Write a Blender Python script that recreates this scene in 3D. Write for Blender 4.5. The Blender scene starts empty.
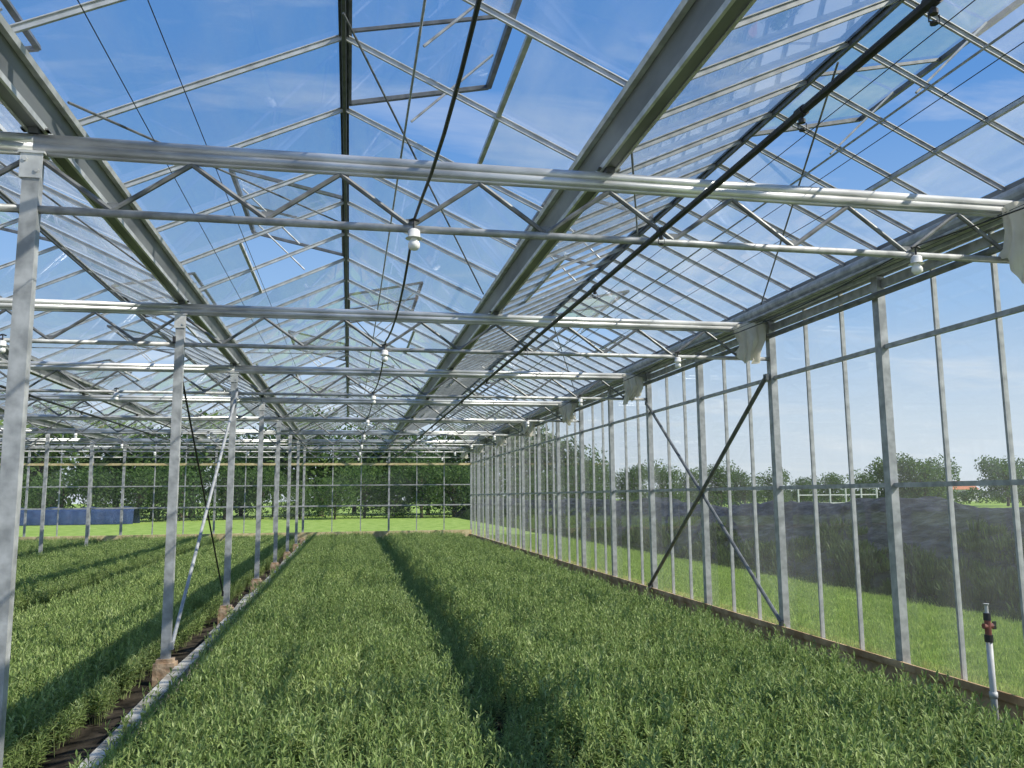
import bpy, math, random
import numpy as np
from mathutils import Vector, Matrix
from mathutils import noise as mn
random.seed(7)
scene=bpy.context.scene
COL=scene.collection
try: scene.view_settings.view_transform='Standard'
except Exception: pass

# ------------------------------------------------------------------ constants
Y0=4.64; S=4.0; YE=Y0+28.0; YS=0.64
GX=[-14.4,-11.2,-8.0,-4.8,-1.6,1.6,4.8]
ZB=3.617; ZL=3.26; ZG=3.70; ZEAVE=3.93; ZR=4.62
TY=[YS+S*i for i in range(9)]

# ------------------------------------------------------------------ materials
def newmat(name):
    m=bpy.data.materials.new(name); m.use_nodes=True
    nt=m.node_tree; b=nt.nodes['Principled BSDF']
    return m,nt,b
def noise_mat(name,c1,c2,scale=5,rough=.6,metal=0,bump=0,detail=4,stretch=None,lo=.35,hi=.65,spec=.5):
    m,nt,b=newmat(name)
    tc=nt.nodes.new('ShaderNodeTexCoord'); mp=nt.nodes.new('ShaderNodeMapping')
    nt.links.new(tc.outputs['Object'],mp.inputs['Vector'])
    if stretch: mp.inputs['Scale'].default_value=stretch
    n=nt.nodes.new('ShaderNodeTexNoise'); n.inputs['Scale'].default_value=scale; n.inputs['Detail'].default_value=detail
    nt.links.new(mp.outputs['Vector'],n.inputs['Vector'])
    r=nt.nodes.new('ShaderNodeValToRGB')
    r.color_ramp.elements[0].position=lo; r.color_ramp.elements[0].color=(*c1,1)
    r.color_ramp.elements[1].position=hi; r.color_ramp.elements[1].color=(*c2,1)
    nt.links.new(n.outputs['Fac'],r.inputs['Fac']); nt.links.new(r.outputs['Color'],b.inputs['Base Color'])
    b.inputs['Roughness'].default_value=rough; b.inputs['Metallic'].default_value=metal
    b.inputs['Specular IOR Level'].default_value=spec
    if bump:
        bm=nt.nodes.new('ShaderNodeBump'); bm.inputs['Strength'].default_value=bump; bm.inputs['Distance'].default_value=.05
        nt.links.new(n.outputs['Fac'],bm.inputs['Height']); nt.links.new(bm.outputs['Normal'],b.inputs['Normal'])
    return m
M_galv=noise_mat('galvanised_steel',(.28,.29,.295),(.5,.51,.515),11,.5,.25,0.05,8)
M_galvd=noise_mat('dull_galvanised_steel',(.11,.115,.12),(.22,.23,.235),9,.5,.3)
M_alu=noise_mat('weathered_aluminium',(.48,.49,.49),(.7,.71,.71),10,.42,.25,0,8)
M_chord=noise_mat('weathered_silver_tube',(.4,.41,.41),(.72,.73,.73),7,.36,.4,0,9,stretch=(.4,1,1))
M_mull=noise_mat('dull_grey_aluminium',(.3,.31,.315),(.46,.47,.475),12,.5,.2)
M_alud=noise_mat('dark_aluminium',(.09,.10,.11),(.17,.18,.19),12,.45,.4)
M_gut=noise_mat('gutter_aluminium',(.15,.16,.17),(.29,.305,.32),4,.5,.3,stretch=(1,.3,1),detail=8)
M_black=noise_mat('black_plastic',(.012,.012,.014),(.03,.03,.034),10,.5)
M_white=noise_mat('white_plastic',(.7,.7,.68),(.85,.85,.83),10,.4)
M_greyp=noise_mat('grey_plastic_pipe',(.42,.42,.42),(.6,.6,.59),10,.5)
M_red=noise_mat('faded_red_plastic',(.14,.04,.035),(.24,.08,.06),10,.5)
M_conc=noise_mat('stained_brown_concrete',(.34,.21,.10),(.68,.48,.27),5,.9,bump=.3,detail=8)
M_concw=noise_mat('muddy_pale_concrete',(.24,.21,.16),(.68,.65,.57),5,.95,bump=.5,detail=8)
M_brick=noise_mat('brown_footing_concrete',(.36,.23,.14),(.6,.46,.32),12,.9,bump=.4)
M_tan=noise_mat('tan_painted_rail',(.5,.40,.2),(.7,.6,.35),6,.6)
M_soil=noise_mat('dark_soil',(.022,.019,.015),(.08,.066,.05),7,.95,bump=.8,detail=8,spec=.1)
M_liner=noise_mat('dusty_black_pond_liner',(.005,.006,.008),(.07,.08,.095),5,.75,bump=.9,detail=12,stretch=(1,.5,1.6),lo=.45,hi=.80,spec=.25)
M_bark=noise_mat('tree_bark',(.06,.045,.03),(.13,.1,.07),8,.9,bump=.5)
M_roofo=noise_mat('orange_roof_tiles',(.35,.12,.06),(.5,.2,.1),20,.8)
M_wallw=noise_mat('white_render_wall',(.55,.55,.53),(.7,.7,.68),3,.8)
M_darkglass=noise_mat('dark_window_glass',(.03,.04,.05),(.06,.07,.08),3,.15)
M_blue=noise_mat('blue_tarp_fabric',(.012,.03,.08),(.025,.055,.13),3,.7)
M_bulb=noise_mat('frosted_bulb_glass',(.8,.8,.78),(.9,.9,.88),3,.25)
M_grass=noise_mat('lawn_grass',(.17,.27,.045),(.33,.43,.11),1.6,.9,bump=.5,detail=10,spec=.1)

def cloth_mat():
    m,nt,b=newmat('off_white_screen_cloth');out=nt.nodes['Material Output']
    tc=nt.nodes.new('ShaderNodeTexCoord');n=nt.nodes.new('ShaderNodeTexNoise');n.inputs['Scale'].default_value=9;nt.links.new(tc.outputs['Object'],n.inputs['Vector'])
    r=nt.nodes.new('ShaderNodeValToRGB');r.color_ramp.elements[0].color=(.66,.62,.54,1);r.color_ramp.elements[1].color=(.92,.9,.84,1);nt.links.new(n.outputs['Fac'],r.inputs['Fac'])
    nt.links.new(r.outputs[0],b.inputs['Base Color']);b.inputs['Roughness'].default_value=.8
    t=nt.nodes.new('ShaderNodeBsdfTranslucent');nt.links.new(r.outputs[0],t.inputs['Color'])
    mx=nt.nodes.new('ShaderNodeMixShader');mx.inputs[0].default_value=.55;nt.links.new(b.outputs[0],mx.inputs[1]);nt.links.new(t.outputs[0],mx.inputs[2]);nt.links.new(mx.outputs[0],out.inputs[0])
    return m
M_cloth=cloth_mat()

def glass_mat(name,tint,dirt,dirtscale=2.0,stretch=(1,1,1),refl=.55,power=5,base=.035,dmin=.25):
    m=bpy.data.materials.new(name); m.use_nodes=True; nt=m.node_tree; nt.nodes.clear()
    out=nt.nodes.new('ShaderNodeOutputMaterial')
    tr=nt.nodes.new('ShaderNodeBsdfTransparent'); tr.inputs['Color'].default_value=(*tint,1)
    gl=nt.nodes.new('ShaderNodeBsdfGlossy'); gl.inputs['Roughness'].default_value=.02
    lw=nt.nodes.new('ShaderNodeLayerWeight'); lw.inputs['Blend'].default_value=.5
    pw=nt.nodes.new('ShaderNodeMath'); pw.operation='POWER'; pw.inputs[1].default_value=power
    ml=nt.nodes.new('ShaderNodeMath'); ml.operation='MULTIPLY_ADD'; ml.inputs[1].default_value=refl; ml.inputs[2].default_value=base
    nt.links.new(lw.outputs['Facing'],pw.inputs[0]); nt.links.new(pw.outputs[0],ml.inputs[0])
    mx=nt.nodes.new('ShaderNodeMixShader'); nt.links.new(ml.outputs[0],mx.inputs[0]); nt.links.new(tr.outputs[0],mx.inputs[1]); nt.links.new(gl.outputs[0],mx.inputs[2])
    df=nt.nodes.new('ShaderNodeBsdfTranslucent'); df.inputs['Color'].default_value=(.85,.87,.87,1)
    d2=nt.nodes.new('ShaderNodeBsdfDiffuse'); d2.inputs['Color'].default_value=(.85,.87,.87,1)
    ad=nt.nodes.new('ShaderNodeMixShader'); nt.links.new(df.outputs[0],ad.inputs[1]); nt.links.new(d2.outputs[0],ad.inputs[2])
    tc=nt.nodes.new('ShaderNodeTexCoord'); mp=nt.nodes.new('ShaderNodeMapping'); mp.inputs['Scale'].default_value=stretch
    nt.links.new(tc.outputs['Object'],mp.inputs[0])
    n=nt.nodes.new('ShaderNodeTexNoise'); n.inputs['Scale'].default_value=dirtscale; n.inputs['Detail'].default_value=8
    nt.links.new(mp.outputs[0],n.inputs['Vector'])
    r=nt.nodes.new('ShaderNodeMapRange'); r.inputs['From Min'].default_value=.4; r.inputs['From Max'].default_value=.74; r.inputs['To Min'].default_value=dirt*dmin; r.inputs['To Max'].default_value=dirt
    nt.links.new(n.outputs['Fac'],r.inputs['Value'])
    m2=nt.nodes.new('ShaderNodeMixShader'); nt.links.new(r.outputs['Result'],m2.inputs[0]); nt.links.new(mx.outputs[0],m2.inputs[1]); nt.links.new(ad.outputs[0],m2.inputs[2])
    nt.links.new(m2.outputs[0],out.inputs['Surface'])
    return m
M_glass=glass_mat('dusty_roof_glass',(.96,.98,.98),.13,2.2,(1.6,.35,1),.7,3.5,.035,.1)
M_glassd=glass_mat('dirty_roof_glass',(.95,.97,.97),.30,2.0,(1.8,.5,1),.75,3.2,.04,.3)
M_wglass=glass_mat('wall_glass',(.94,.96,.96),.11,1.2,(1,1,.5),.6,4,.05,.3)
M_eglass=glass_mat('gable_glass',(.96,.98,.98),.04,1.2,(1,1,.5),.3,5,.02,.3)

def leaf_mat(name,cols,trans=.35,rough=.55,spec=.35):
    m=bpy.data.materials.new(name); m.use_nodes=True; nt=m.node_tree; b=nt.nodes['Principled BSDF']; out=nt.nodes['Material Output']
    g=nt.nodes.new('ShaderNodeNewGeometry'); oi=nt.nodes.new('ShaderNodeObjectInfo')
    a=nt.nodes.new('ShaderNodeMath'); a.operation='MULTIPLY_ADD'; a.inputs[1].default_value=.65
    a2=nt.nodes.new('ShaderNodeMath'); a2.operation='MULTIPLY'; a2.inputs[1].default_value=.35
    nt.links.new(oi.outputs['Random'],a2.inputs[0]); nt.links.new(g.outputs['Random Per Island'],a.inputs[0]); nt.links.new(a2.outputs[0],a.inputs[2])
    r=nt.nodes.new('ShaderNodeValToRGB')
    els=r.color_ramp.elements
    while len(els)<len(cols): els.new(.5)
    for i,c in enumerate(cols):
        els[i].position=i/(len(cols)-1); els[i].color=(*c,1)
    nt.links.new(a.outputs[0],r.inputs['Fac']); nt.links.new(r.outputs['Color'],b.inputs['Base Color'])
    b.inputs['Roughness'].default_value=rough; b.inputs['Specular IOR Level'].default_value=spec
    t=nt.nodes.new('ShaderNodeBsdfTranslucent'); nt.links.new(r.outputs['Color'],t.inputs['Color'])
    mx=nt.nodes.new('ShaderNodeMixShader'); mx.inputs[0].default_value=trans
    nt.links.new(b.outputs[0],mx.inputs[1]); nt.links.new(t.outputs[0],mx.inputs[2]); nt.links.new(mx.outputs[0],out.inputs['Surface'])
    return m
M_leaf=leaf_mat('crop_leaf',[(.13,.20,.055),(.225,.32,.095),(.34,.44,.145),(.52,.60,.28)],.36,.5,.28)
M_stem=noise_mat('crop_stem',(.18,.23,.08),(.28,.33,.13),10,.6)
M_tree=leaf_mat('tree_leaf',[(.04,.08,.025),(.08,.145,.04),(.15,.23,.065)],.45,.7,.15)
M_tuft=leaf_mat('grass_blade',[(.17,.27,.04),(.28,.4,.08),(.4,.48,.14)])
M_weed=leaf_mat('weed_leaf',[(.018,.04,.012),(.04,.075,.022),(.08,.125,.035)])

# ------------------------------------------------------------------ mesh helpers
class MB:
    def __init__(s): s.v=[]; s.f=[]; s.mi=[]
    def add(s,vs,fs,mi=0):
        o=len(s.v); s.v+= [tuple(x) for x in vs]; s.f+=[tuple(i+o for i in f) for f in fs]; s.mi+=[mi]*len(fs)
    def beam(s,p,q,w,h,up=(0,0,1),mi=0):
        p=Vector(p);q=Vector(q);d=(q-p).normalized();u=Vector(up)
        if abs(d.dot(u))>.98: u=Vector((1,0,0))
        x=d.cross(u).normalized(); y=x.cross(d).normalized()
        c=[(-w/2,-h/2),(w/2,-h/2),(w/2,h/2),(-w/2,h/2)]
        vs=[p+x*a+y*b for a,b in c]+[q+x*a+y*b for a,b in c]
        s.add(vs,[(3,2,1,0),(4,5,6,7),(0,1,5,4),(1,2,6,5),(2,3,7,6),(3,0,4,7)],mi)
    def box(s,c,sz,mi=0):
        s.beam((c[0],c[1]-sz[1]/2,c[2]),(c[0],c[1]+sz[1]/2,c[2]),sz[0],sz[2],(0,0,1),mi)
    def tube(s,pts,r,n=8,mi=0,cap=True):
        pts=[Vector(p) for p in pts]; vs=[];k=len(pts)
        rr=r if isinstance(r,(list,tuple)) else [r]*k
        for i,p in enumerate(pts):
            d=(pts[min(i+1,k-1)]-pts[max(i-1,0)]).normalized()
            u=Vector((0,0,1)) if abs(d.z)<.95 else Vector((1,0,0))
            x=d.cross(u).normalized(); y=x.cross(d)
            for j in range(n):
                a=2*math.pi*j/n; vs.append(p+x*math.cos(a)*rr[i]+y*math.sin(a)*rr[i])
        fs=[(i*n+j,i*n+(j+1)%n,(i+1)*n+(j+1)%n,(i+1)*n+j) for i in range(k-1) for j in range(n)]
        if cap: fs+=[tuple(range(n-1,-1,-1)),tuple(range((k-1)*n,k*n))]
        s.add(vs,fs,mi)
    def extrude(s,prof,p,q,mi=0,closed=True):
        n=len(prof); vs=[(p[0]+a,p[1],p[2]+b) for a,b in prof]+[(q[0]+a,q[1],q[2]+b) for a,b in prof]
        m=n if closed else n-1
        fs=[(i,(i+1)%n,n+(i+1)%n,n+i) for i in range(m)]
        if closed: fs+=[tuple(range(n-1,-1,-1)),tuple(range(n,2*n))]
        s.add(vs,fs,mi)
    def mesh(s,name,mats,smooth=False):
        me=bpy.data.meshes.new(name); me.from_pydata(s.v,[],s.f)
        for m in mats: me.materials.append(m)
        if len(mats)>1: me.polygons.foreach_set('material_index',s.mi)
        if smooth: me.polygons.foreach_set('use_smooth',[len(p.vertices)==4 for p in me.polygons])
        me.update(); return me
def obj(name,me,loc=(0,0,0),parent=None,label=None,cat=None,group=None,kind=None):
    o=bpy.data.objects.new(name,me); COL.objects.link(o); o.location=loc
    if parent: o.parent=parent
    if label:o['label']=label
    if cat:o['category']=cat
    if group:o['group']=group
    if kind:o['kind']=kind
    return o
def empty(name,loc,label,cat,group=None):
    return obj(name,None,loc,None,label,cat,group)

# ------------------------------------------------------------------ world + sun
w=bpy.data.worlds.new('sky'); scene.world=w; w.use_nodes=True; nt=w.node_tree; nt.nodes.clear()
out=nt.nodes.new('ShaderNodeOutputWorld'); bg=nt.nodes.new('ShaderNodeBackground')
tc=nt.nodes.new('ShaderNodeTexCoord'); sep=nt.nodes.new('ShaderNodeSeparateXYZ'); nt.links.new(tc.outputs['Generated'],sep.inputs[0])
ramp=nt.nodes.new('ShaderNodeValToRGB'); E=ramp.color_ramp.elements
stops=[(0,(.74,.81,.88)),(.08,(.64,.76,.89)),(.2,(.34,.55,.86)),(.42,(.12,.31,.70)),(1,(.06,.18,.52))]
while len(E)<len(stops):E.new(.5)
for i,(p,c) in enumerate(stops):E[i].position=p;E[i].color=(*c,1)
nt.links.new(sep.outputs['Z'],ramp.inputs[0])
ad=nt.nodes.new('ShaderNodeMath');ad.operation='ADD';ad.inputs[1].default_value=.12;nt.links.new(sep.outputs['Z'],ad.inputs[0])
mxx=nt.nodes.new('ShaderNodeMath');mxx.operation='MAXIMUM';mxx.inputs[1].default_value=.05;nt.links.new(ad.outputs[0],mxx.inputs[0])
cmb=nt.nodes.new('ShaderNodeCombineXYZ')
for k in ('X','Y'):
    dv=nt.nodes.new('ShaderNodeMath');dv.operation='DIVIDE';nt.links.new(sep.outputs[k],dv.inputs[0]);nt.links.new(mxx.outputs[0],dv.inputs[1]);nt.links.new(dv.outputs[0],cmb.inputs[k])
mp=nt.nodes.new('ShaderNodeMapping');mp.inputs['Scale'].default_value=(.55,1.3,1);mp.inputs['Rotation'].default_value=(0,0,.5);mp.inputs['Location'].default_value=(.3,1.1,0)
nt.links.new(cmb.outputs[0],mp.inputs[0])
n=nt.nodes.new('ShaderNodeTexNoise');n.inputs['Scale'].default_value=1.3;n.inputs['Detail'].default_value=9;n.inputs['Roughness'].default_value=.6;n.inputs['Distortion'].default_value=.4
nt.links.new(mp.outputs[0],n.inputs['Vector'])
cr=nt.nodes.new('ShaderNodeMapRange');cr.inputs['From Min'].default_value=.52;cr.inputs['From Max'].default_value=.79;cr.inputs['To Max'].default_value=.7
nt.links.new(n.outputs['Fac'],cr.inputs['Value'])
mix=nt.nodes.new('ShaderNodeMixRGB');mix.inputs[2].default_value=(.84,.89,.94,1);nt.links.new(cr.outputs[0],mix.inputs[0]);nt.links.new(ramp.outputs[0],mix.inputs[1])
nt.links.new(mix.outputs[0],bg.inputs[0]);bg.inputs[1].default_value=1.0;nt.links.new(bg.outputs[0],out.inputs[0])
sl=bpy.data.lights.new('sun','SUN'); sl.energy=6.6; sl.angle=.009; sl.color=(1,.94,.83)
so=bpy.data.objects.new('sun',sl); COL.objects.link(so); so.location=(10,-8,14)
so.rotation_euler=Vector((-.70,.36,-.68)).to_track_quat('-Z','Y').to_euler()

# ------------------------------------------------------------------ camera
f=830.7;yaw=.1934;pit=.1341;rol=.0087
F=Vector((math.sin(yaw)*math.cos(pit),math.cos(yaw)*math.cos(pit),math.sin(pit)))
R=Vector((math.cos(yaw),-math.sin(yaw),0));U=R.cross(F)
R2=R*math.cos(rol)-U*math.sin(rol);U2=U*math.cos(rol)+R*math.sin(rol)
cd=bpy.data.cameras.new('camera');cd.sensor_width=36;cd.lens=36*f/1024;cd.clip_end=1000
co=bpy.data.objects.new('camera',cd);COL.objects.link(co)
mw=Matrix((R2,U2,-F)).transposed().to_4x4();mw.translation=Vector((.08,0,1.733));co.matrix_world=mw
scene.camera=co

# ------------------------------------------------------------------ ground
def grid(name,x0,x1,y0,y1,nx,ny,mat,zf,**k):
    mb=MB();vs=[];xs=np.linspace(x0,x1,nx+1);ys=np.linspace(y0,y1,ny+1)
    for y in ys:
        for x in xs: vs.append((x,y,zf(x,y)))
    fs=[(j*(nx+1)+i,j*(nx+1)+i+1,(j+1)*(nx+1)+i+1,(j+1)*(nx+1)+i) for j in range(ny) for i in range(nx)]
    mb.add(vs,fs);return obj(name,mb.mesh(name,[mat],True),**k)
grid('floor',-14.5,4.86,-3,YE+.1,160,260,M_soil,lambda x,y:.05*mn.noise(Vector((x*1.7,y*1.7,0)))+.03*mn.noise(Vector((x*5,y*5,3)))-.01,kind='structure',label='dark bare soil floor between the crop beds')
grid('lawn',4.86,200,-30,400,60,100,M_grass,lambda x,y:-.03,kind='structure',label='mown green grass field around the greenhouse')
grid('lawn',-250,4.86,YE+.1,400,60,60,M_grass,lambda x,y:-.03,kind='structure',label='mown green grass field behind the greenhouse')

# ------------------------------------------------------------------ posts
def post_mesh(h,w=.085,d=.06,mat=None):
    mb=MB()
    mb.box((-w/2+.004,0,h/2),(.008,d,h)); mb.box((w/2-.004,0,h/2),(.008,d,h)); mb.box((0,-d/2+.004,h/2),(w-.016,.008,h))
    mb.box((0,d/2-.012,h/2),(w-.016,.005,h))
    return mb.mesh('post_profile',[mat or M_galv])
PM=post_mesh(ZB-.06)
cap=MB();cap.box((0,0,0),(.13,.09,.012));cap.beam((-.055,-.035,-.07),(.055,-.035,-.07),.006,.14,(0,0,1));cap.tube([(-.03,-.045,-.04),(-.03,-.036,-.04)],.012,6);cap.tube([(.03,-.045,-.1),(.03,-.036,-.1)],.012,6)
CAPM=cap.mesh('bracket',[M_alu])
ft=MB();ft.beam((0,0,-.12),(0,0,.2),.19,.18,(0,1,0));ft.beam((0,0,.2),(0,0,.235),.15,.13,(0,1,0))
FTM=ft.mesh('footing',[M_brick])
fl=MB();fl.beam((0,0,-.12),(0,0,.1),.18,.17,(0,1,0));fl.beam((0,0,.1),(0,0,.13),.15,.12,(0,1,0))
FTM2=fl.mesh('footing_low',[M_conc])
def post(x,y,grp,lab,foot):
    e=empty('support_post',(x,y,0),lab,'post',grp)
    obj('shaft',PM,(0,0,0),e); obj('top_bracket',CAPM,(0,0,ZB-.055),e); obj('concrete_footing',foot,(0,0,0),e)
for x in (-14.4,-8.0,-1.6):
    for i,y in enumerate(TY):
        if i==0 and x<-2: continue
        post(x,y,'inner steel posts','grey galvanised steel post on a brown concrete footing beside the crop' if x==-1.6 else 'grey galvanised steel post standing among the crop rows',FTM if x==-1.6 else FTM2)
PW=post_mesh(ZG-.02-.24,.075,.09)
base=MB();base.box((0,0,0),(.13,.13,.012));BPM=base.mesh('base_plate',[M_galvd])
y=YS+2
while y<YE+.1:
    e=empty('wall_post',(4.8,y,.25),'pale steel post of the glass side wall on a base plate','post','side wall posts')
    obj('shaft',PW,(0,0,0),e);obj('base_plate',BPM,(0,0,.006),e);y+=2

# ------------------------------------------------------------------ trusses
tc1=MB();L=6.4
for dz,rr,dy in ((.026,.034,0),(-.018,.030,-.004),(-.046,.016,.0)):
    tc1.tube([(0,dy,ZB+dz),(L,dy,ZB+dz)],rr,16)
TCM=tc1.mesh('top_chord',[M_chord],True)
lc=MB();lc.tube([(0,0,ZL),(L,0,ZL)],.022,10);LCM=lc.mesh('lower_chord',[M_galv],True)
br=MB();br.tube([(0,0,ZL+.015),(.4,0,ZB-.055)],.015,7);br.beam((-.025,0,ZL+.03),(.03,0,ZL+.03),.008,.055);BR1=br.mesh('brace_up',[M_galvd])
br=MB();br.tube([(0,0,ZB-.055),(.4,0,ZL+.015)],.015,7);BR2=br.mesh('brace_down',[M_galvd])
sp=MB();sp.beam((0,0,ZB+.05),(0,0,ZG+.02),.05,.09,(0,1,0));sp.beam((-.07,0,ZG+.0),(.07,0,ZG+.0),.05,.01);SPM=sp.mesh('gutter_bracket',[M_galvd])
for x0 in (-14.4,-8.0,-1.6):
    for y in TY:
        e=empty('roof_truss',(x0,y,0),'grey steel lattice girder with zigzag braces under the gutters','roof truss','lattice girders')
        obj('top_chord',TCM,(0,0,0),e);obj('lower_chord',LCM,(0,0,0),e)
        for i in range(16): obj('web_brace',BR2 if i%2==0 else BR1,(i*.4,0,0),e)
        for gx in (0,3.2,6.4): obj('gutter_bracket',SPM,(gx,0,0),e)

# ------------------------------------------------------------------ gutters + ridges
gl_=YE-YS+.6
gp=[(-.035,0),(.035,0),(.062,.09),(.085,.16),(.085,.23),(.075,.23),(.075,.165),(.052,.1),(.028,.012),(-.028,.012),(-.052,.1),(-.075,.165),(-.075,.23),(-.085,.23),(-.085,.16),(-.062,.09)]
gm=MB();gm.extrude(gp,(0,0,0),(0,gl_,0))
for s in (-1,1):
    gm.extrude([(s*.120,.145),(s*.085,.150),(s*.085,.162),(s*.130,.172)],(0,0,0),(0,gl_,0),1)
    gm.extrude([(s*.033,-.008),(s*.050,-.008),(s*.054,.02),(s*.04,.02)],(0,0,0),(0,gl_,0),1)
GM=gm.mesh('gutter',[M_gut,M_alu])
for x in GX: obj('roof_gutter',GM,(x,YS-.3,ZG),label='long grey aluminium valley gutter between glass roof slopes',cat='gutter',group='roof gutters')
rm=MB();rm.extrude([(-.012,-.045),(.012,-.045),(.016,-.01),(.032,-.018),(.032,.0),(0,.022),(-.032,.0),(-.032,-.018),(-.016,-.01)],(0,0,0),(0,gl_,0));RM=rm.mesh('ridge',[M_alud])
RX=[(GX[i]+GX[i+1])/2 for i in range(6)]
for x in RX: obj('roof_ridge_bar',RM,(x,YS-.3,ZR),label='dark aluminium ridge bar along the top of the glass roof',cat='ridge bar',group='ridge bars')
def rafter(mat):
    ra=MB()
    for s in (-1,1):
        ra.beam((s*1.52,0,ZEAVE-.03),(s*.015,0,ZR-.02),.016,.03);ra.beam((s*1.52,0,ZEAVE-.012),(s*.015,0,ZR-.002),.034,.006)
    return ra.mesh('rafter',[mat])
RAM=rafter(M_alu);RAM2=rafter(M_mull)
for x in RX:
    yy=1
    while yy<YE:
        obj('glazing_bar',RAM2 if x>3 else RAM,(x,yy,0),label='thin grey aluminium glazing bar pair running gutter to ridge, doubled on one ridge to imitate reflections',cat='glazing bar',group='roof glazing bars');yy+=.5 if x>3 else 1  # half-spaced bars on the right ridge are added to imitate reflected bars
slope=math.atan2(ZR-ZEAVE,1.52)
VL=1.08
def is_vent(x,side,yc):
    m=(yc-4)%8
    if side>0: return 0<=m<2
    return 4<=m<6
rise=(ZR-ZEAVE)/1.52
for x in RX:
    for s in (-1,1):
        mb=MB()
        yc=0
        while yc<YE:
            a=max(yc,YS-.3);b=min(yc+1,YE)
            xe=1.52
            xt=(VL*math.cos(slope)) if is_vent(x,s,yc) else .02
            j=[random.uniform(-.004,.004) for _ in range(4)]
            vs=[(x+s*xe,a+.004,ZEAVE+.008+j[0]),(x+s*xe,b-.004,ZEAVE+.008+j[1]),(x+s*xt,b-.004,ZR-rise*xt+.008+j[2]),(x+s*xt,a+.004,ZR-rise*xt+.008+j[3])]
            mb.add(vs,[(0,1,2),(0,2,3)]);yc+=1
        obj('ceiling',mb.mesh('roof_glass',[M_glassd if x>1.6 or (x<-1 and s>0) else M_glass]),kind='structure',label='clear dusty glass roof slope')
fr=MB()
fr.beam((0,0,0),(0,2,0),.034,.03);fr.beam((VL,0,0),(VL,2,0),.04,.034)
fr.beam((0,0,0),(VL,0,0),.034,.03);fr.beam((0,2,0),(VL,2,0),.034,.03);fr.beam((0,1,0),(VL,1,0),.02,.022)
FRM=fr.mesh('vent_frame',[M_alud])
gg=MB();gg.add([(0,0,.01),(VL,0,.01),(VL,2,.01),(0,2,.01)],[(0,1,2,3)]);GGM=gg.mesh('vent_glass',[M_glass])
am=MB();am.tube([(VL-.05,0,0),(.35,.0,-.42)],.009,6);ARM=am.mesh('push_rod',[M_galv])
sill=MB();sill.beam((0,0,0),(0,2,0),.03,.03);SIM=sill.mesh('vent_sill',[M_alu])
ang=math.radians(12)
for x in RX:
    for s in (-1,1):
        for yc in range(0,32,1):
            if not(((yc-4)%8==0 and s>0) or ((yc-4)%8==4 and s<0)) : continue
            e=empty('roof_vent',(x+s*.03,yc+.01,ZR+.03),'open dark-framed glass roof vent hinged at the ridge','roof window','roof vents')
            if s<0: e.rotation_euler=(0,0,math.pi);e.location.y=yc+1.99
            hold=obj('sash',FRM,(0,0,0),e);hold.rotation_euler=(0,-ang,0);hold.scale=(1,.99,1)
            obj('glass_pane',GGM,(0,0,0),hold)
            for ya in (.5,1.5):obj('push_rod',ARM,(0,ya,0),hold)
            obj('vent_sill',SIM,(VL*math.cos(slope)-.03,0,-VL*math.sin(slope)-.04),e)
dt=MB();dt.tube([(0,YS,0),(0,YE,0)],.008,6);DTM=dt.mesh('drive_tube',[M_galv])
for x in RX:
    obj('vent_drive_tube',DTM,(x+.42,0,ZR-.36),label='thin grey steel drive tube below the roof vents',cat='tube',group='vent drive tubes')
wb=MB();wb.tube([(0,0,ZR-.07),(1.45,3.9,ZEAVE-.06)],.008,6);WB1=wb.mesh('brace_rod',[M_galvd])
wb=MB();wb.tube([(0,3.9,ZR-.07),(1.45,0,ZEAVE-.06)],.008,6);WB2=wb.mesh('brace_rod2',[M_galvd])
for x in RX[3:]:
    for y in (Y0,Y0+8,Y0+16):
        o=obj('roof_brace_rod',WB1,(x,y,0),label='thin grey steel bracing rod crossing the roof slope',cat='brace',group='roof brace rods')
        o=obj('roof_brace_rod',WB2,(x,y,0),label='thin grey steel bracing rod crossing the roof slope',cat='brace',group='roof brace rods');o.scale=(-1,1,1)

# ------------------------------------------------------------------ side wall right
cb=MB();cb.beam((4.83,YS-2,.0),(4.83,YE,.0),.16,.46);obj('baseboard_right',cb.mesh('kerb',[M_conc]),kind='structure',label='low stained brown concrete kerb under the glass side wall')
cb=MB();cb.beam((4.8,YS-2,.243),(4.8,YE,.243),.10,.03);cb.beam((4.745,YS-2,.27),(4.745,YE,.27),.02,.06);obj('trim_1',cb.mesh('sill',[M_conc]),kind='structure',label='brown weathered sill rail at the base of the glass')
for i,z in enumerate((1.80,3.04,3.62)):
    cb=MB();cb.beam((4.815,YS-2,z),(4.815,YE,z),.035,.04 if i<2 else .08);obj('trim_%d'%(i+2),cb.mesh('rail',[M_galv]),kind='structure',label='horizontal grey rail of the glass side wall')
mm=MB();mm.beam((0,0,.26),(0,0,3.9),.022,.04,(1,0,0));MUM=mm.mesh('mullion',[M_mull])
y=YS;i=0
while y<YE:
    if i%3: obj('wall_glazing_bar',MUM,(4.85,y,0),label='slim vertical grey aluminium glazing bar of the side wall',cat='glazing bar',group='side wall glazing bars')
    i+=1;y+=2/3
y=YS;wn=1
while y<YE-.1:
    g=MB();g.add([(4.85,y,.25),(4.85,y+2,.25),(4.85,y+2,3.9),(4.85,y,3.9)],[(0,1,2,3)])
    obj('window_%d'%wn,g.mesh('pane',[M_wglass]),kind='structure',label='clear glass panes of the side wall');wn+=1;y+=2
rs=MB();rs.tube([(4.62,YS,3.78),(4.62,YE,3.78)],.06,14);rs.beam((4.60,YS,3.70),(4.60,YE,3.70),.12,.02);obj('rolled_side_screen',rs.mesh('roll',[M_galv]),label='long grey rolled screen tube under the wall gutter',cat='screen')  # roll with added flat strip, shaped to widen its shadow on the crop
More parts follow.
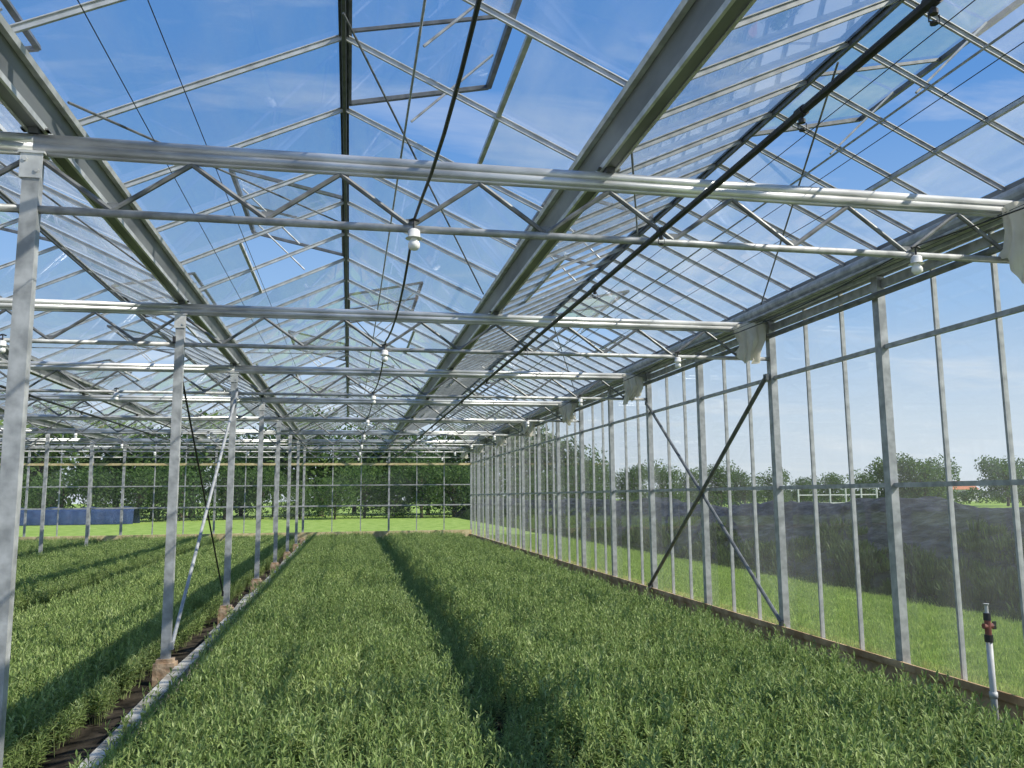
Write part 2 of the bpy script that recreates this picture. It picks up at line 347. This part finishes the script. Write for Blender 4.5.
rs=MB();rs.tube([(4.72,YS,3.5),(4.72,YE,3.5)],.03,8);obj('screen_guide_tube',rs.mesh('tube',[M_galvd]),label='grey steel tube running along the top of the side wall',cat='tube')

def brace(name,p,q,r,mat,label):
    mb=MB();d=Vector(q)-Vector(p);mb.tube([(0,0,0),d],r,8);mb.box((0,0,0),(.03,.07,.07));mb.box(tuple(d),(.03,.07,.07))
    return obj(name,mb.mesh(name,[mat]),p,label=label,cat='brace')
brace('wall_brace',(4.72,Y0+8,.33),(4.72,Y0+4,3.05),.026,M_alud,'dark steel diagonal brace crossing the glass side wall')
brace('wall_brace',(4.76,Y0+4,.33),(4.76,Y0+8,3.2),.022,M_galvd,'grey steel diagonal brace crossing the glass side wall')
brace('post_brace',(-1.55,Y0+4,.35),(-1.55,Y0+8,3.3),.018,M_mull,'pale steel diagonal brace between two inner posts')
brace('post_brace',(-1.65,Y0+4,3.3),(-1.65,Y0+8,.4),.011,M_black,'thin black diagonal brace between two inner posts')

# ------------------------------------------------------------------ end wall
def end_bar(x,w,z1,mat,name,lab,z0=.1):
    b=MB();b.beam((0,0,z0),(0,0,z1),w,.05,(0,1,0));return obj(name,b.mesh(name,[mat]),(x,YE+.02,0),label=lab,cat='glazing bar',group='end wall bars')
for i in range(19):
    x=-14.4+i*3.2/3
    ph=abs(((x+14.4)%3.2)-1.6) ; z1=ZR-rise*min(ph,1.49)
    end_bar(x,.07 if i%3==0 else .035,z1-.04,M_galv if i%3==0 else M_mull,'end_wall_bar','upright metal glazing bar of the far gable wall')
for i,(z,m,hh) in enumerate(((.25,M_tan,.4),(1.42,M_mull,.05),(3.0,M_tan,.08),(ZB,M_galv,.08),(2.2,M_mull,.04))):
    b=MB();b.beam((-14.4,YE-.03,z),(4.8,YE-.03,z),.05,hh);obj('trim_%d'%(10+i),b.mesh('rail',[m]),kind='structure',label='horizontal rail across the far gable wall')
for i in range(6):
    x=GX[i];g=MB()
    g.add([(x,YE+.05,.05),(x+3.2,YE+.05,.05),(x+3.2,YE+.05,ZEAVE),(x+1.6,YE+.05,ZR),(x,YE+.05,ZEAVE)],[(0,1,2,3,4)])
    obj('window_%d'%(50+i),g.mesh('gable',[M_eglass]),kind='structure',label='clear glass gable panes of the far wall')

y=Y0-2
pm=MB();pm.beam((0,0,0),(0,1.9,0),.12,.12);PMK=pm.mesh('slab',[M_concw])
while y<YE-2:
    o=obj('kerb_slab',PMK,(-1.43+random.uniform(-.02,.02),y,.11),label='muddy pale concrete slab lying along the post row',cat='slab',group='kerb slabs');o.rotation_euler=(random.uniform(-.01,.01),random.uniform(-.06,.06),random.uniform(-.02,.02));y+=1.97

# ------------------------------------------------------------------ pipes & cables
def longtube(name,x,z,r,mat,label,cat,sag=0,y0=YS,y1=YE,group=None):
    mb=MB();pts=[]
    if sag:
        for i in range(len(TY)-1):
            for t in np.linspace(0,1,9)[:-1]:
                pts.append((x+ .02*math.sin(7*i+t*3),TY[i]+t*S,z-4*sag*t*(1-t)))
        pts.append((x,TY[-1],z))
    else: pts=[(x,y0,z),(x,y1,z)]
    mb.tube(pts,r,8);return obj(name,mb.mesh(name,[mat]),label=label,cat=cat,group=group)
pe=empty('irrigation_pipe',(1.79,0,ZL-.05),'black overhead irrigation pipe with small sprinklers hung under trusses','pipe')
mb=MB();mb.tube([(0,YS,0),(0,YE-.3,0)],.017,10);obj('pipe_run',mb.mesh('pipe_run',[M_black]),(0,0,0),pe)
mb=MB();mb.tube([(0,0,0),(0,0,-.025),(0,0,-.03),(0,0,-.045)],[.007,.007,.014,.014],8);mb.tube([(-.018,0,-.045),(-.018,0,-.07),(.018,0,-.07),(.018,0,-.045)],.003,6);mb.tube([(0,0,-.07),(0,0,-.077)],.013,8);mb.tube([(0,-.025,0),(0,.025,0)],.022,10)
SPR=mb.mesh('sprinkler',[M_black])
for y in [2.05,2.8,4.3,5.6]+[8+2.4*i for i in range(10)]: obj('sprinkler',SPR,(0,y,0),pe)
pe2=empty('irrigation_pipe',(-4.4,0,ZL-.05),'black overhead irrigation pipe with small sprinklers hung under trusses','pipe')
o=obj('pipe_run',bpy.data.meshes['pipe_run'],(0,0,0),pe2)
for i in range(10): obj('sprinkler',SPR,(0,8+2.4*i,0),pe2)
longtube('lamp_cable',.41,ZL+.06,.0085,M_black,'slack black electric cable feeding the hanging lamps','cable',.16)
longtube('lamp_cable',3.65,ZL+.06,.005,M_black,'slack black electric cable feeding the hanging lamps','cable',.08)
for xx,z in ((-1.0,3.62),(-.73,3.62),(2.6,3.7),(3.0,3.66),(3.5,3.72),(4.3,3.5),(-5.5,3.6)):
    longtube('screen_wire',xx,z+.06,.0025,M_black,'thin dark tensioned wire running the length of the roof','wire',group='screen wires')
mb=MB();mb.tube([(0,0,0),(0,0,-.06)],.006,6);mb.tube([(-.03,0,0),(0,0,.01),(.03,0,0)],.008,6);CORD=mb.mesh('cord',[M_black])
mb=MB();mb.tube([(0,0,-.05),(0,0,-.06),(0,0,-.10),(0,0,-.105)],[.02,.034,.036,.05],12);SOCK=mb.mesh('socket',[M_white],True)
mb=MB();mb.tube([(0,0,-.10),(0,0,-.115),(0,0,-.135),(0,0,-.155),(0,0,-.17),(0,0,-.176)],[.018,.024,.034,.034,.022,.004],14);BULB=mb.mesh('bulb',[M_bulb],True)
for i,y in enumerate(TY[1:]):
    for x in (-6.1,-3.2,.42,3.65):
        e=empty('hanging_lamp',(x,y-.03,ZL+.04),'white bulb lamp hanging from the girder on a black cable','lamp','hanging lamps')
        obj('cord',CORD,(0,0,0),e);obj('lamp_socket',SOCK,(0,0,0),e);obj('bulb',BULB,(0,0,0),e)

def cloth(seed,wx,h):
    r=random.Random(seed);mb=MB();nu,nv=72,24;vs=[]
    ph=[r.uniform(0,6) for _ in range(6)]
    for j in range(nv+1):
        t=j/nv
        for i in range(nu+1):
            u=i/nu;a=u*2*math.pi
            wid=wx*(.5-.2*math.sin(t*1.7)+.06*math.sin(4*t+ph[0]))
            dep=.05+.05*math.sin(t*2.6)
            am_=.35+1.0*t
            fold=(.024*math.sin(a*6+ph[1]+1.5*t)+.015*math.sin(a*11+ph[2]-2*t)+.01*math.sin(9*t+a*2))*am_
            x=math.cos(a)*(wid+fold)+.05*t*math.sin(ph[3]+3*t); y=math.sin(a)*(dep+fold*1.4)
            z=-h*t*(1+.2*math.sin(a+ph[4])+.1*math.sin(a*3+ph[5]))+.03*math.sin(a+ph[5])*(1-t)
            vs.append((x,y,z))
    fs=[(j*(nu+1)+i,j*(nu+1)+i+1,(j+1)*(nu+1)+i+1,(j+1)*(nu+1)+i) for j in range(nv) for i in range(nu)]
    mb.add(vs,fs);mb.add([vs[i] for i in range(nu)],[tuple(range(nu))]);return mb.mesh('cloth',[M_cloth],True)
for i,y in enumerate(TY[1:]):
    obj('screen_cloth_bundle',cloth(i,.5 if i==0 else .36,.44 if i==0 else .36),(4.5,y-.09,ZB-.0),label='crumpled off-white screen cloth bundled over the girder end',cat='cloth',group='screen cloth bundles')
obj('screen_cloth_bundle',cloth(31,.14,.18),(-1.85,TY[1]-.04,ZL+.06),label='small white cloth scrap hanging beside the inner post',cat='cloth')

e=empty('standpipe',(4.55,5.32,0),'grey upright water pipe with black and red valve on top','water pipe')
mb=MB();mb.tube([(0,0,-.05),(0,0,.72)],.022,12);mb.tube([(0,0,.3),(0,0,.34)],.028,12);obj('riser',mb.mesh('riser',[M_greyp],True),(0,0,0),e)
mb=MB();mb.tube([(0,0,.68),(0,0,.73)],[.029,.029],12);mb.tube([(0,0,.83),(0,0,.88)],[.026,.024],12);obj('valve_collar',mb.mesh('valve_collar',[M_black]),(0,0,0),e)
mb=MB();mb.tube([(0,0,.73),(0,0,.83)],.022,12);mb.tube([(-.035,0,.79),(.035,0,.79)],.02,10);obj('valve_body',mb.mesh('valve_body',[M_red]),(0,0,0),e)
mb=MB();mb.tube([(.035,0,.79),(.05,0,.79)],.01,8);mb.beam((.053,0,.765),(.053,0,.82),.010,.026,(1,0,0));obj('valve_handle',mb.mesh('valve_handle',[M_black]),(0,0,0),e)
mb=MB();mb.tube([(0,0,.88),(0,0,.93),(0,0,.945)],[.012,.012,.02],10);obj('pipe_cap',mb.mesh('pipe_cap',[M_greyp]),(0,0,0),e)

# ------------------------------------------------------------------ crop plants
def leafgeo(base,dirv,L,W,droop,mb,mi=0):
    d=Vector(dirv).normalized();side=d.cross(Vector((0,0,1)));side=side.normalized() if side.length>.1 else Vector((1,0,0))
    up=side.cross(d).normalized();b=Vector(base)
    mid=b+d*L*.45+up*(-.08*W); tip=b+d*L-Vector((0,0,1))*droop*L
    l=b+d*L*.42+side*W*.5+up*W*.2;r=b+d*L*.42-side*W*.5+up*W*.2
    mb.add([b,l,mid,r,tip],[(0,2,1),(0,3,2),(1,2,4),(2,3,4)],mi)
def plant_mesh(seed):
    r=random.Random(seed);mb=MB()
    for s in range(10):
        a=r.uniform(0,6.28);rad=r.uniform(.0,.09);lean=r.uniform(.02,.2);h=r.uniform(.24,.40)
        bx,by=rad*math.cos(a),rad*math.sin(a);dx,dy=lean*math.cos(a),lean*math.sin(a)
        P=lambda t:Vector((bx+dx*h*t*t*1.3,by+dy*h*t*t*1.3,h*t))
        mb.tube([P(0),P(.5),P(1)],[.0035,.003,.002],3,1,False)
        n=18;ga=r.uniform(0,6.28)
        for i in range(n):
            t=.25+.75*i/(n-1);ga+=2.4+r.uniform(-.3,.3)
            el=(.25+.95*(t**2.8))+r.uniform(-.2,.25)
            L=(.084-.028*max(0,t-.6)/.4)*r.uniform(.8,1.25)
            leafgeo(P(t),(math.cos(ga)*math.cos(el),math.sin(ga)*math.cos(el),math.sin(el)),L,L*.21,r.uniform(.05,.35),mb,0)
    return mb.mesh('plant',[M_leaf,M_stem])
PLM=[plant_mesh(100+i) for i in range(6)]
beds=[(-1.3,4.3),(-4.05,-1.79),(-7.8,-4.5),(-14.1,-8.3)]
pts=[]
for (a,b) in beds:
    sp=.175
    nx=int(round((b-a-.16)/sp));xs=np.linspace(a+.08,b-.08,nx+1)
    ys=np.arange(1.4,YE-.5,.18)
    for x in xs:
        for y in ys:
            if x<-4 and y<6: continue
            if x<-8 and y<14: continue
            px,py=x+random.uniform(-.07,.07),y+random.uniform(-.08,.08)
            low=1+.12*mn.noise(Vector((px*1.3,py*1.0,5)))
            dx_=abs(px-1.22-.04*math.sin(py*.8))
            if dx_<.36: low*=.66+.34*(dx_/.36)**2
            if x<a+.15 or x>b-.15: low=random.uniform(.6,1.0)
            pts.append((px,py,low))
pts=np.array(pts)
d=pts[:,:2]-np.array([.08,0])
fw=np.array([math.sin(yaw),math.cos(yaw)]);rt=np.array([math.cos(yaw),-math.sin(yaw)])
dep=d@fw;lat=d@rt
vis=(dep>2.9)&(np.abs(lat)/np.maximum(dep,.1)<.66)
score=np.where(vis,dep,1e6+dep);order=np.argsort(score)
near=order[:296];far=order[296:]
plab='leafy green nursery plant with narrow pointed leaves in a dense bed'
srcs=[]
for k,i in enumerate(near):
    o=obj('crop_plant',PLM[k%6],(pts[i,0],pts[i,1],0),label=plab,cat='plant',group='crop plants in the beds')
    o.rotation_euler=(random.uniform(-.1,.1),random.uniform(-.1,.1),random.uniform(0,6.28));s=random.uniform(.88,1.12)*pts[i,2];o.scale=(s*1.1,s*1.1,s)
    if k<6: srcs.append(o)
def scatter(name,P,srcs,smin,smax,seed,label,cat,mats,sc=None):
    me=bpy.data.meshes.new(name);me.from_pydata([tuple(p) for p in P],[],[])
    at=me.attributes.new('sz','FLOAT','POINT');at.data.foreach_set('value',[1.0]*len(P) if sc is None else list(map(float,sc)))
    for m in mats: me.materials.append(m)
    o=obj(name,me,label=label,cat=cat,kind='stuff')
    ng=bpy.data.node_groups.new(name,'GeometryNodeTree')
    ng.interface.new_socket('Geometry',in_out='INPUT',socket_type='NodeSocketGeometry');ng.interface.new_socket('Geometry',in_out='OUTPUT',socket_type='NodeSocketGeometry')
    N=ng.nodes;gi=N.new('NodeGroupInput');go=N.new('NodeGroupOutput')
    j=N.new('GeometryNodeJoinGeometry')
    for s in srcs:
        oi=N.new('GeometryNodeObjectInfo');oi.inputs['Object'].default_value=s;oi.inputs['As Instance'].default_value=True;oi.transform_space='ORIGINAL'
        ng.links.new(oi.outputs['Geometry'],j.inputs[0])
    ip=N.new('GeometryNodeInstanceOnPoints');ip.inputs['Pick Instance'].default_value=True
    ng.links.new(gi.outputs[0],ip.inputs['Points']);ng.links.new(j.outputs[0],ip.inputs['Instance'])
    rv=N.new('FunctionNodeRandomValue');rv.data_type='FLOAT_VECTOR';rv.inputs[0].default_value=(-.1,-.1,0);rv.inputs[1].default_value=(.1,.1,6.28);rv.inputs['Seed'].default_value=seed
    rs=N.new('FunctionNodeRandomValue');rs.data_type='FLOAT';rs.inputs[2].default_value=smin;rs.inputs[3].default_value=smax;rs.inputs['Seed'].default_value=seed+1
    ri=N.new('FunctionNodeRandomValue');ri.data_type='INT';ri.inputs[4].default_value=0;ri.inputs[5].default_value=len(srcs)-1;ri.inputs['Seed'].default_value=seed+2
    na=N.new('GeometryNodeInputNamedAttribute');na.data_type='FLOAT';na.inputs[0].default_value='sz'
    mu=N.new('ShaderNodeMath');mu.operation='MULTIPLY';ng.links.new(na.outputs[0],mu.inputs[0]);ng.links.new(rs.outputs[1],mu.inputs[1])
    ng.links.new(rv.outputs[0],ip.inputs['Rotation']);ng.links.new(mu.outputs[0],ip.inputs['Scale']);ng.links.new(ri.outputs[2],ip.inputs['Instance Index'])
    ng.links.new(ip.outputs[0],go.inputs[0])
    md=o.modifiers.new('scatter','NODES');md.node_group=ng
    return o
scatter('crop_bed',[(pts[i,0],pts[i,1],0) for i in far],srcs,.88,1.15,3,'dense knee-high beds of leafy green nursery plants','plants',[M_leaf,M_stem],[pts[i,2] for i in far])

# ------------------------------------------------------------------ outside: grass tufts, bank, trees, house
def tuft(seed,n,h,wd,mat,spread=.12):
    r=random.Random(seed);mb=MB()
    for i in range(n):
        a=r.uniform(0,6.28);rd=r.uniform(0,spread);x,y=rd*math.cos(a),rd*math.sin(a);hh=h*r.uniform(.5,1.2);le=r.uniform(0,.6)*hh;b=r.uniform(0,6.28)
        sx,sy=wd*math.cos(b),wd*math.sin(b)
        mb.add([(x-sx,y-sy,-.03),(x+sx,y+sy,-.03),(x+le*.4*math.cos(a)+sx*.6,y+le*.4*math.sin(a)+sy*.6,hh*.6),(x+le*math.cos(a),y+le*math.sin(a),hh)],[(0,1,2),(0,2,3)])
    return mb.mesh('tuft',[mat])
gl='small clump of green grass blades on the lawn'
gs=[]
for i in range(3):
    gs.append(obj('grass_tuft',tuft(i,30,.035,.006,M_tuft,.16),(5.4+.5*i,6.3+.9*i,0),label=gl,cat='grass',group='grass tufts'))
P=[(random.uniform(5.0,9.2),4.5+33*random.random()**1.5,-.01) for _ in range(9000)]
scatter('grass_clumps',P,gs,.7,1.5,20,'short green grass growing beside the greenhouse','grass',[M_tuft])
def bankz(x,y):
    t=(x-9.3)
    n=.45*mn.noise(Vector((x*.35,y*.3,1)))+.2*mn.noise(Vector((x*1.2,y*1.1,4)))+.10*mn.noise(Vector((x*3,y*3,7)))
    if t<0: return -.1
    if t<2.2: return (1.42+n*.6)*(t/2.2)**.7+.10*mn.noise(Vector((x*4,y*4,2)))*(t/2.2)-.03
    if t<3.6: return 1.42+n*.6
    return max(-.1,1.42+n*.6-(t-3.6)*.6)
bank=grid('liner_bank',9.0,16.5,-2,75,60,620,M_liner,bankz,label='long low bank covered with wrinkled black pond liner',cat='embankment')
ws=[]
for i in range(3):
    ws.append(obj('weed',tuft(40+i,40,.16,.016,M_weed,.16),(9.25+.1*i,9+i*1.2,0),label='dark green weed clump at the foot of the black bank',cat='weed',group='bank weeds'))
P=[]
for _ in range(4600):
    x=9.1+1.9*random.random()**1.6;y=random.uniform(0,70)
    if mn.noise(Vector((x*.8,y*.5,9)))+.42<(x-9.3)*.5: continue
    P.append((x,y,bankz(x,y)))
scatter('weed_strip',P,ws,.5,1.4,50,'dark green weeds growing along the foot of the bank','weeds',[M_weed])

def tree_meshes(seed,h,w_,n=3800,lo=.2):
    r=random.Random(seed);tb=MB()
    tb.tube([(0,0,-.1),(.05,.0,h*.25),(0,.05,h*.55),(.05,0,h*.8)],[h*.03,h*.024,h*.016,h*.006],8)
    blobs=[]
    for i in range(13):
        a=r.uniform(0,6.28);z=h*r.uniform(lo,.85);rd=w_*.30*r.uniform(.3,1.1)
        c=Vector((rd*math.cos(a),rd*math.sin(a),z));blobs.append((c,w_*r.uniform(.2,.32)))
        tb.tube([(0,0,z*.5),(c.x*.5,c.y*.5,z*.8),(c.x,c.y,z)],[h*.012,h*.008,h*.003],5)
    fb=MB()
    for i in range(n):
        c,R_=blobs[i%13];v=Vector((r.gauss(0,1),r.gauss(0,1),r.gauss(0,1))).normalized()*R_*(r.random()**.4);v.z*=.85
        p=c+v;s=h*.027*r.uniform(.6,1.3);a=Vector((r.gauss(0,1),r.gauss(0,1),r.gauss(0,1))).normalized();b=a.orthogonal().normalized();c2=a.cross(b)
        fb.add([p-b*s,p+c2*s*.5,p+b*s,p-c2*s*.5],[(0,1,2,3)])
    return tb.mesh('trunk',[M_bark]),fb.mesh('foliage',[M_tree])
TM=[tree_meshes(200+i,6.0,5.5+i*.5) for i in range(4)]
SM=[tree_meshes(300+i,6.0,7.5+i,3800,.08) for i in range(3)]
def tree(x,y,s,k,lab,grp,T=TM):
    e=empty('tree' if T is TM else 'shrub',(x,y,-.05),lab,'tree' if T is TM else 'shrub',grp);e.rotation_euler=(0,0,random.uniform(0,6.28));e.scale=(s,s,s)
    m=T[k%len(T)]
    obj('trunk',m[0],(0,0,0),e);obj('foliage',m[1],(0,0,0),e)
k=0
x=-56
while x<24:
    tree(x,86+random.uniform(-6,7),random.uniform(1.2,1.95),k,'leafy green tree in a row behind the greenhouse','trees behind the far wall');k+=1;x+=random.uniform(3.0,4.6)
x=-50
while x<22:
    tree(x,72+random.uniform(-2.5,2.5),random.uniform(.5,.85),k,'bushy green shrub in front of the tree row','shrubs behind the far wall',SM);k+=1;x+=random.uniform(2.1,3.3)
for (u,dist,s) in ((25,84,.95),(30,88,.9),(35,90,.9),(39,92,.85),(43,92,.9),(47,94,.85),(52,96,.8),(57,98,.7),(61,86,1.0),(64,84,1.05),(67,86,.95),(63,101,.8),(71,106,.8),(80,90,1.1),(84,92,1.0),(78,108,.7)):
    tree(u,dist,s,k,'rounded green tree on the horizon beyond the fields','trees on the horizon');k+=1
r_=random.Random(5);hb=MB()
for i in range(3600):
    p=Vector((r_.uniform(0,24),r_.uniform(-.8,.8),0));top=1.9+.35*math.sin(p.x*.7)+.25*math.sin(p.x*1.9);p.z=top*r_.random()**.6
    s=.2*r_.uniform(.6,1.3);a=Vector((r_.gauss(0,1),r_.gauss(0,1),r_.gauss(0,1))).normalized();b=a.orthogonal().normalized();c2=a.cross(b)
    hb.add([p-b*s,p+c2*s*.6,p+b*s,p-c2*s*.6],[(0,1,2,3)])
HB=hb.mesh('hedge',[M_tree])
for i in range(5):
    obj('field_hedge',HB,(38+i*23,112+random.uniform(-2,2),-.05),label='low dark green hedge along the far side of the field',cat='hedge',group='field hedges')
e=empty('distant_house',(117,145,-.05),'small white house with an orange tiled roof','house')
mb=MB();mb.beam((-3,0,1.2),(3,0,1.2),5,2.4);obj('walls',mb.mesh('walls',[M_wallw]),(0,0,0),e)
mb=MB();mb.add([(-3.3,-2.8,2.3),(3.3,-2.8,2.3),(3.3,2.8,2.3),(-3.3,2.8,2.3),(-3.3,0,4.0),(3.3,0,4.0)],[(0,1,5,4),(3,4,5,2),(0,4,3),(1,2,5),(0,3,2,1)]);obj('roof',mb.mesh('roof',[M_roofo]),(0,0,0),e)
mb=MB();mb.box((-1.6,-2.52,1.3),(1,.06,1));HW=mb.mesh('house_window',[M_darkglass]);obj('house_window',HW,(0,0,0),e);obj('house_window',HW,(3.2,0,0),e)
mb=MB();mb.box((0,-2.52,1.0),(.9,.06,2));obj('house_door',mb.mesh('house_door',[M_bark]),(0,0,0),e)
e=empty('white_fence',(38,66,0),'white rail fence in the field beyond the bank','fence')
mb=MB()
for z in (.9,1.6,2.2): mb.beam((0,0,z),(7.5,0,z),.06,.1)
obj('rails',mb.mesh('rails',[M_greyp]),(0,0,0),e)
mb=MB();mb.beam((0,0,0),(0,0,2.3),.11,.11);pmf=mb.mesh('fence_post',[M_greyp])
for i in range(6):obj('fence_post',pmf,(i*1.5,0,0),e)
e=empty('tarp_covered_stack',(-31,64,0),'long low stack covered by a dark blue tarp on the grass','tarp')
mb=MB();vs=[];nx=60
for j,(yy,zz) in enumerate(((0,0),(.15,.9),(.5,1.1),(1.6,1.15),(1.9,.9),(2.1,0))):
    for i in range(nx+1): vs.append((i*16/nx,yy+.05*math.sin(i*1.7+j),zz*(1+.08*math.sin(i*.7+j*2))))
mb.add(vs,[(j*(nx+1)+i,j*(nx+1)+i+1,(j+1)*(nx+1)+i+1,(j+1)*(nx+1)+i) for j in range(5) for i in range(nx)]);obj('tarp_cover',mb.mesh('tarp_cover',[M_blue],True),(0,0,0),e)
